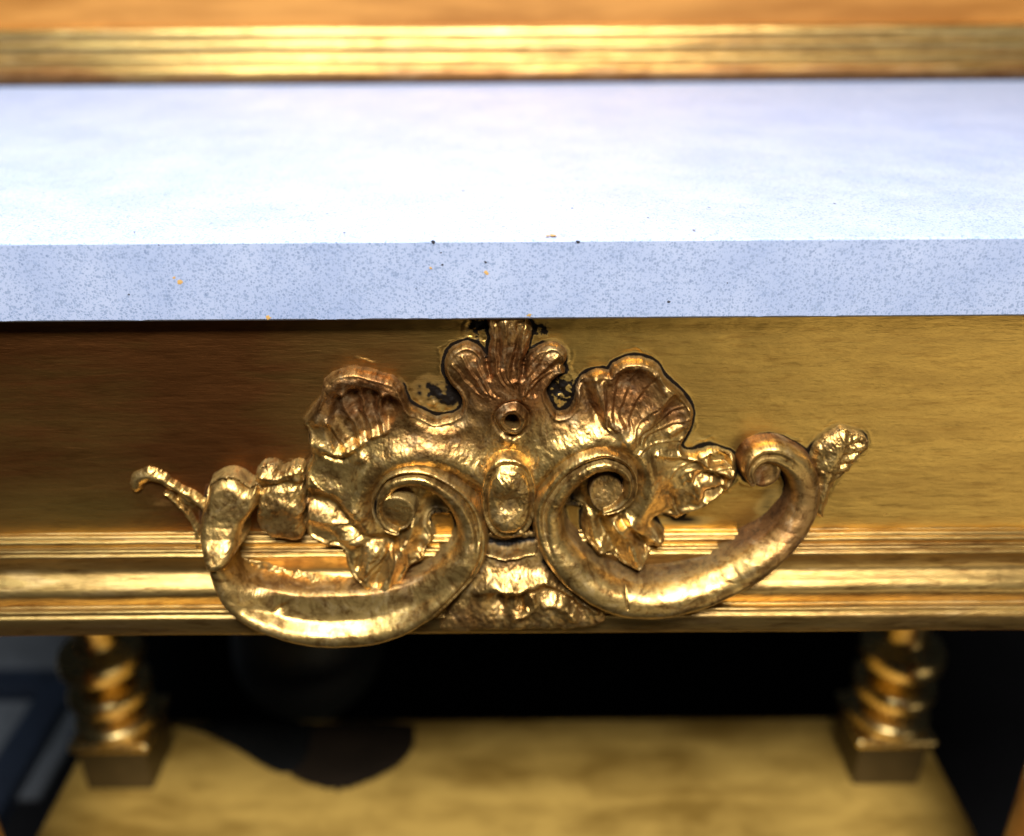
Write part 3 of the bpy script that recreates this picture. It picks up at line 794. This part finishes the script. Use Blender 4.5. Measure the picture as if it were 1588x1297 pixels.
# close underneath
Yp = np.concatenate([Yp, [Yp[-1] + 0.08, Yp[-1] + 0.3, 4.5]]); Zp = np.concatenate([Zp, [Zp[-1] - 0.09, Zp[-1] - 0.13, Zp[-1] - 0.13]])
BOT = Zp[-1]
xs = np.arange(-HW, HW, 0.055)
XX, PY = np.meshgrid(xs, Yp); _, PZ = np.meshgrid(xs, Zp)
kk = np.repeat(np.arange(len(Yp))[:, None], len(xs), 1) * 1.0
wv = 0.030 * fbm(XX, kk * 0.12, 2.5, 2, 110) + 0.006 * fbm(XX, kk * 0.1, 0.3, 2, 112)
wv[-2:] = 0
wz = 0.05 * fbm(XX * 1.0, 0 * XX + 3.3, 9, 2, 114)
ug = 794 + XX * 38.0
tarm = 0.30 * smoothstep(0, -18, XX) * smoothstep(955, 975, np.interp(kk, np.arange(len(P)), P[:, 0])) + 0.10 + 0.25 * fbm(XX, kk, 7, 3, 115)
lump = 0.08 * np.exp(-((XX - 11) / 9) ** 2) * fbm(XX, kk, 0.5, 3, 117) * 1.6
grim = 0.55 * fbm(XX, kk * 2, 2.2, 3, 118) * (np.exp(-((kk - 22) / 8) ** 2) + np.exp(-((kk - 82) / 7) ** 2))
me = grid_mesh('moulding', XX, PY - wv, PZ + wz, None, {'tarnish_light': tarm, 'grime_shade': grim})
link('moulding', me, M_mould, table)

# rough gesso filling on the moulding inside the scrolls
def filler(poly, seed, lift):
    def f(U, V):
        U0, V0 = U, V
        U, V = warp(U, V, 3.0, 16, seed)
        d = sdf(U, V, smooth_poly(poly, 3)); ins = np.maximum(d, 0)
        b = np.interp(V, P[:, 0], P[:, 1])
        h = b + 0.02 + lift * (1 - np.exp(-ins / 8)) * (1 + 1.2 * fbm(U0, V0, 18, 3, seed)) + 0.10 * fbm(U0, V0, 6, 3, seed + 3) * smoothstep(0, 6, ins)
        h = np.where(d < 0, b + 0.06 * d, h)
        return h, {'tarnish_light': 0.05 + 0.2 * fbm(U0, V0, 20, 2, seed), 'grime_shade': 0.30 * smoothstep(8, 0, ins)}
    return f
relief('gesso_filling', (350, 858, 640, 968), filler([(372, 868), (400, 872), (440, 884), (490, 890), (545, 905), (570, 926), (560, 940), (500, 935), (440, 930), (400, 915), (372, 892)], 120, 0.22),
       lambda U, V: np.interp(V, P[:, 0], P[:, 1]) + 0.1, M_carve, table)
relief('gesso_filling', (612, 862, 712, 930), filler([(640, 880), (690, 866), (700, 880), (680, 905), (650, 915), (625, 918)], 130, 0.22),
       lambda U, V: np.interp(V, P[:, 0], P[:, 1]) + 0.1, M_carve, table)
relief('gesso_filling', (895, 850, 1090, 925), filler([(905, 862), (930, 868), (960, 884), (1000, 888), (1040, 880), (1075, 882), (1050, 900), (1000, 908), (950, 900), (920, 884)], 140, 0.18),
       lambda U, V: np.interp(V, P[:, 0], P[:, 1]) + 0.1, M_carve, table)

# ---- carcass behind the apron, keeps the inside dark
link('carcass', box_mesh('carcass', -HW + .2, HW - .2, 1.1, 4.6, BOT + 0.12, -3.02), M_under, table)

# ---- lower shelf
SZ = -50.0
link('lower_shelf', box_mesh('lower_shelf', -36.0, 34.6, 1.0, 27.3, SZ - 2.4, SZ, 0.3), M_shelf, table)

# ---- turned posts at the back corners
turn = [(2.0, 5.15), (2.9, 5.25), (3.1, 5.7), (2.9, 6.25), (1.7, 6.75), (1.45, 7.1), (1.8, 7.45), (2.85, 7.8), (3.1, 8.5), (2.85, 9.2), (1.7, 9.7), (1.45, 10.1), (1.8, 10.5), (2.9, 10.9), (3.15, 11.7), (2.9, 12.6), (1.9, 13.2), (1.6, 13.8), (1.7, 20.0), (1.9, 26.0), (2.2, 33.0)]
def post(x, y):
    r = bpy.data.objects.new('baluster', None)
    me = lathe_mesh('turned_shaft', turn)
    bal = link('baluster', me, M_post, table); bal.location = (x * S, y * S, SZ * S)
    bpy.data.objects.remove(r)
    link('plinth_block', box_mesh('plinth_block', -2.6, 2.6, -2.4, 2.4, 0, 4.3, 0.15), M_block, bal)
    link('plinth_cap', box_mesh('plinth_cap', -3.05, 3.05, -2.8, 2.8, 4.302, 5.1, 0.25), M_post, bal)
    return bal
post(-31.2, 22.4)['label'] = 'left turned gilded post on its square block'
post(29.4, 22.4)['label'] = 'right turned gilded post on its square block'
fprof = [(2.0, 0.0), (2.8, 0.6), (3.2, 3), (3.1, 9), (3.2, 14), (3.4, 20), (3.3, 27), (2.6, 32.2)]
for x in (-33.5, 32.3):
    o = link('front_post', lathe_mesh('front_post', fprof), M_amber, table); o.location = (x * S, 5.0 * S, SZ * S)

# ------------------------------------------------------------------ framed back panel standing behind the slab
frame = bpy.data.objects.new('framed_panel', None); COL.objects.link(frame)
frame.location = (0, 0.44, 0)
frame['label'] = 'amber wooden panel with a gilded bottom rail behind the stone top'
frame['category'] = 'framed panel'
fp = [(0.0, 0.12), (0.0, 0.3), (-0.35, 0.55), (-0.6, 0.8), (-0.55, 1.1), (-0.40, 1.35), (-0.42, 1.5), (-0.75, 1.62), (-1.0, 1.8), (-1.05, 2.05), (-0.85, 2.22), (-0.62, 2.35), (-0.55, 2.6), (-0.65, 2.85),
      (-0.62, 3.0), (-0.35, 3.15), (-0.25, 3.3), (-0.30, 3.55), (-0.15, 3.72), (0.25, 3.85), (0.6, 3.95), (0.9, 4.0)]
fp = [(0.5, 0.30), (-0.9, 0.22), (-1.12, 0.36), (-1.15, 0.75), (-1.05, 1.12), (-0.78, 1.32), (-0.62, 1.40), (-0.64, 1.6), (-0.60, 1.85), (-0.42, 2.02), (-0.22, 2.10), (-0.2, 2.25), (-0.22, 2.7),
      (-0.05, 2.95), (0.12, 3.05), (0.12, 3.25), (0.05, 3.5), (0.18, 3.8), (0.45, 3.95), (0.9, 4.0)]
Pf = smooth_poly(fp, 4, closed=False)
xs = np.arange(-60, 60, 0.5)
XX, PY = np.meshgrid(xs, Pf[:, 0]); _, PZ = np.meshgrid(xs, Pf[:, 1])
kk = np.repeat(np.arange(len(Pf))[:, None], len(xs), 1) * 1.0
me = grid_mesh('gilded_rail', XX, PY + 0.04 * fbm(XX, kk, 5, 3, 121), PZ, None,
               {'tarnish_light': 1.0 * smoothstep(24, 10, kk) + 0.9 * fbm(XX, kk * 0.5, 9, 4, 122), 'grime_shade': 0 * XX + 0.25 * fbm(XX, kk, 6, 3, 124)})
link('gilded_rail', me, M_mould, frame)
link('backing', box_mesh('backing', -60, 60, 0.9, 2.2, 0.12, 30), M_amber, frame)

# ------------------------------------------------------------------ things dimly seen below
urn = bpy.data.objects.new('urn', None); COL.objects.link(urn)
urn.location = (-0.205, 0.40, -0.82)
urn['label'] = 'dark round bellied urn in shadow behind the lower shelf'
urn['category'] = 'urn'
link('body', lathe_mesh('urn_body', [(1.6, 20.0), (2.0, 22.0), (4.6, 23.6), (6.8, 26.6), (7.4, 30.0), (6.6, 34.0), (4.2, 37.0), (3.2, 39.0), (4.0, 41.0)]), M_urn, urn)
link('foot', lathe_mesh('urn_foot', [(0.02, 0.0), (5.0, 0.1), (5.0, 0.8), (2.2, 2.4), (1.4, 8.0), (1.3, 16.0), (1.6, 20.0)]), M_black, urn)

def shelf_shadow(name, poly, mat, hmax, seed, label):  # low mound standing in for an unexplained shadow on the shelf
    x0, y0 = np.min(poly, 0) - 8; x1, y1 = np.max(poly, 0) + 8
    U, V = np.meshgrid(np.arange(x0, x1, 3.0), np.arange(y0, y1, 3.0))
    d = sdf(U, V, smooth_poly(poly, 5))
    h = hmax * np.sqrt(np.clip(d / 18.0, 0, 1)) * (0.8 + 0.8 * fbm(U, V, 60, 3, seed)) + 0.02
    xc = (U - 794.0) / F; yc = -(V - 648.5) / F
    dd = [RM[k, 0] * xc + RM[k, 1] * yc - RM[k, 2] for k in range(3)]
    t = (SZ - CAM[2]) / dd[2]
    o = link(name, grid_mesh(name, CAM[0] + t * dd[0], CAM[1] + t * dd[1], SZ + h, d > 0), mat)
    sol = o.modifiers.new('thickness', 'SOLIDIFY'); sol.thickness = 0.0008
    o['label'] = label; o['category'] = 'shelf_shadow'
shelf_shadow('shelf_shadow', np.array([(250, 1122), (275, 1128), (320, 1142), (370, 1168), (410, 1192), (440, 1202), (466, 1196), (480, 1172), (490, 1140), (494, 1122), (400, 1118)]), M_black, 0.5, 161,
      'black mound standing in for a shadow at the back edge of the lower shelf')
shelf_shadow('shelf_shadow', np.array([(482, 1124), (476, 1142), (466, 1176), (450, 1204), (490, 1222), (530, 1228), (575, 1214), (620, 1190), (642, 1160), (645, 1135), (636, 1122), (560, 1119)]), M_brown, 0.4, 163,
      'flat dark brown mound standing in for the softer shadow to the right of the black one')

mf = bpy.data.objects.new('metal_base', None); COL.objects.link(mf)
mf.location = (0, 0, 0)
mf['label'] = 'slate blue metal base frame on the grey floor at far left'
mf['category'] = 'metal frame'
link('bar', box_mesh('bar', -64.5, -60.0, 20, 66.2, -82, -79.5, 0.2), M_blue, mf)
link('bar', box_mesh('bar_across', -130, -64.5, 62.0, 66.2, -82, -79.5, 0.2), M_blue, mf)
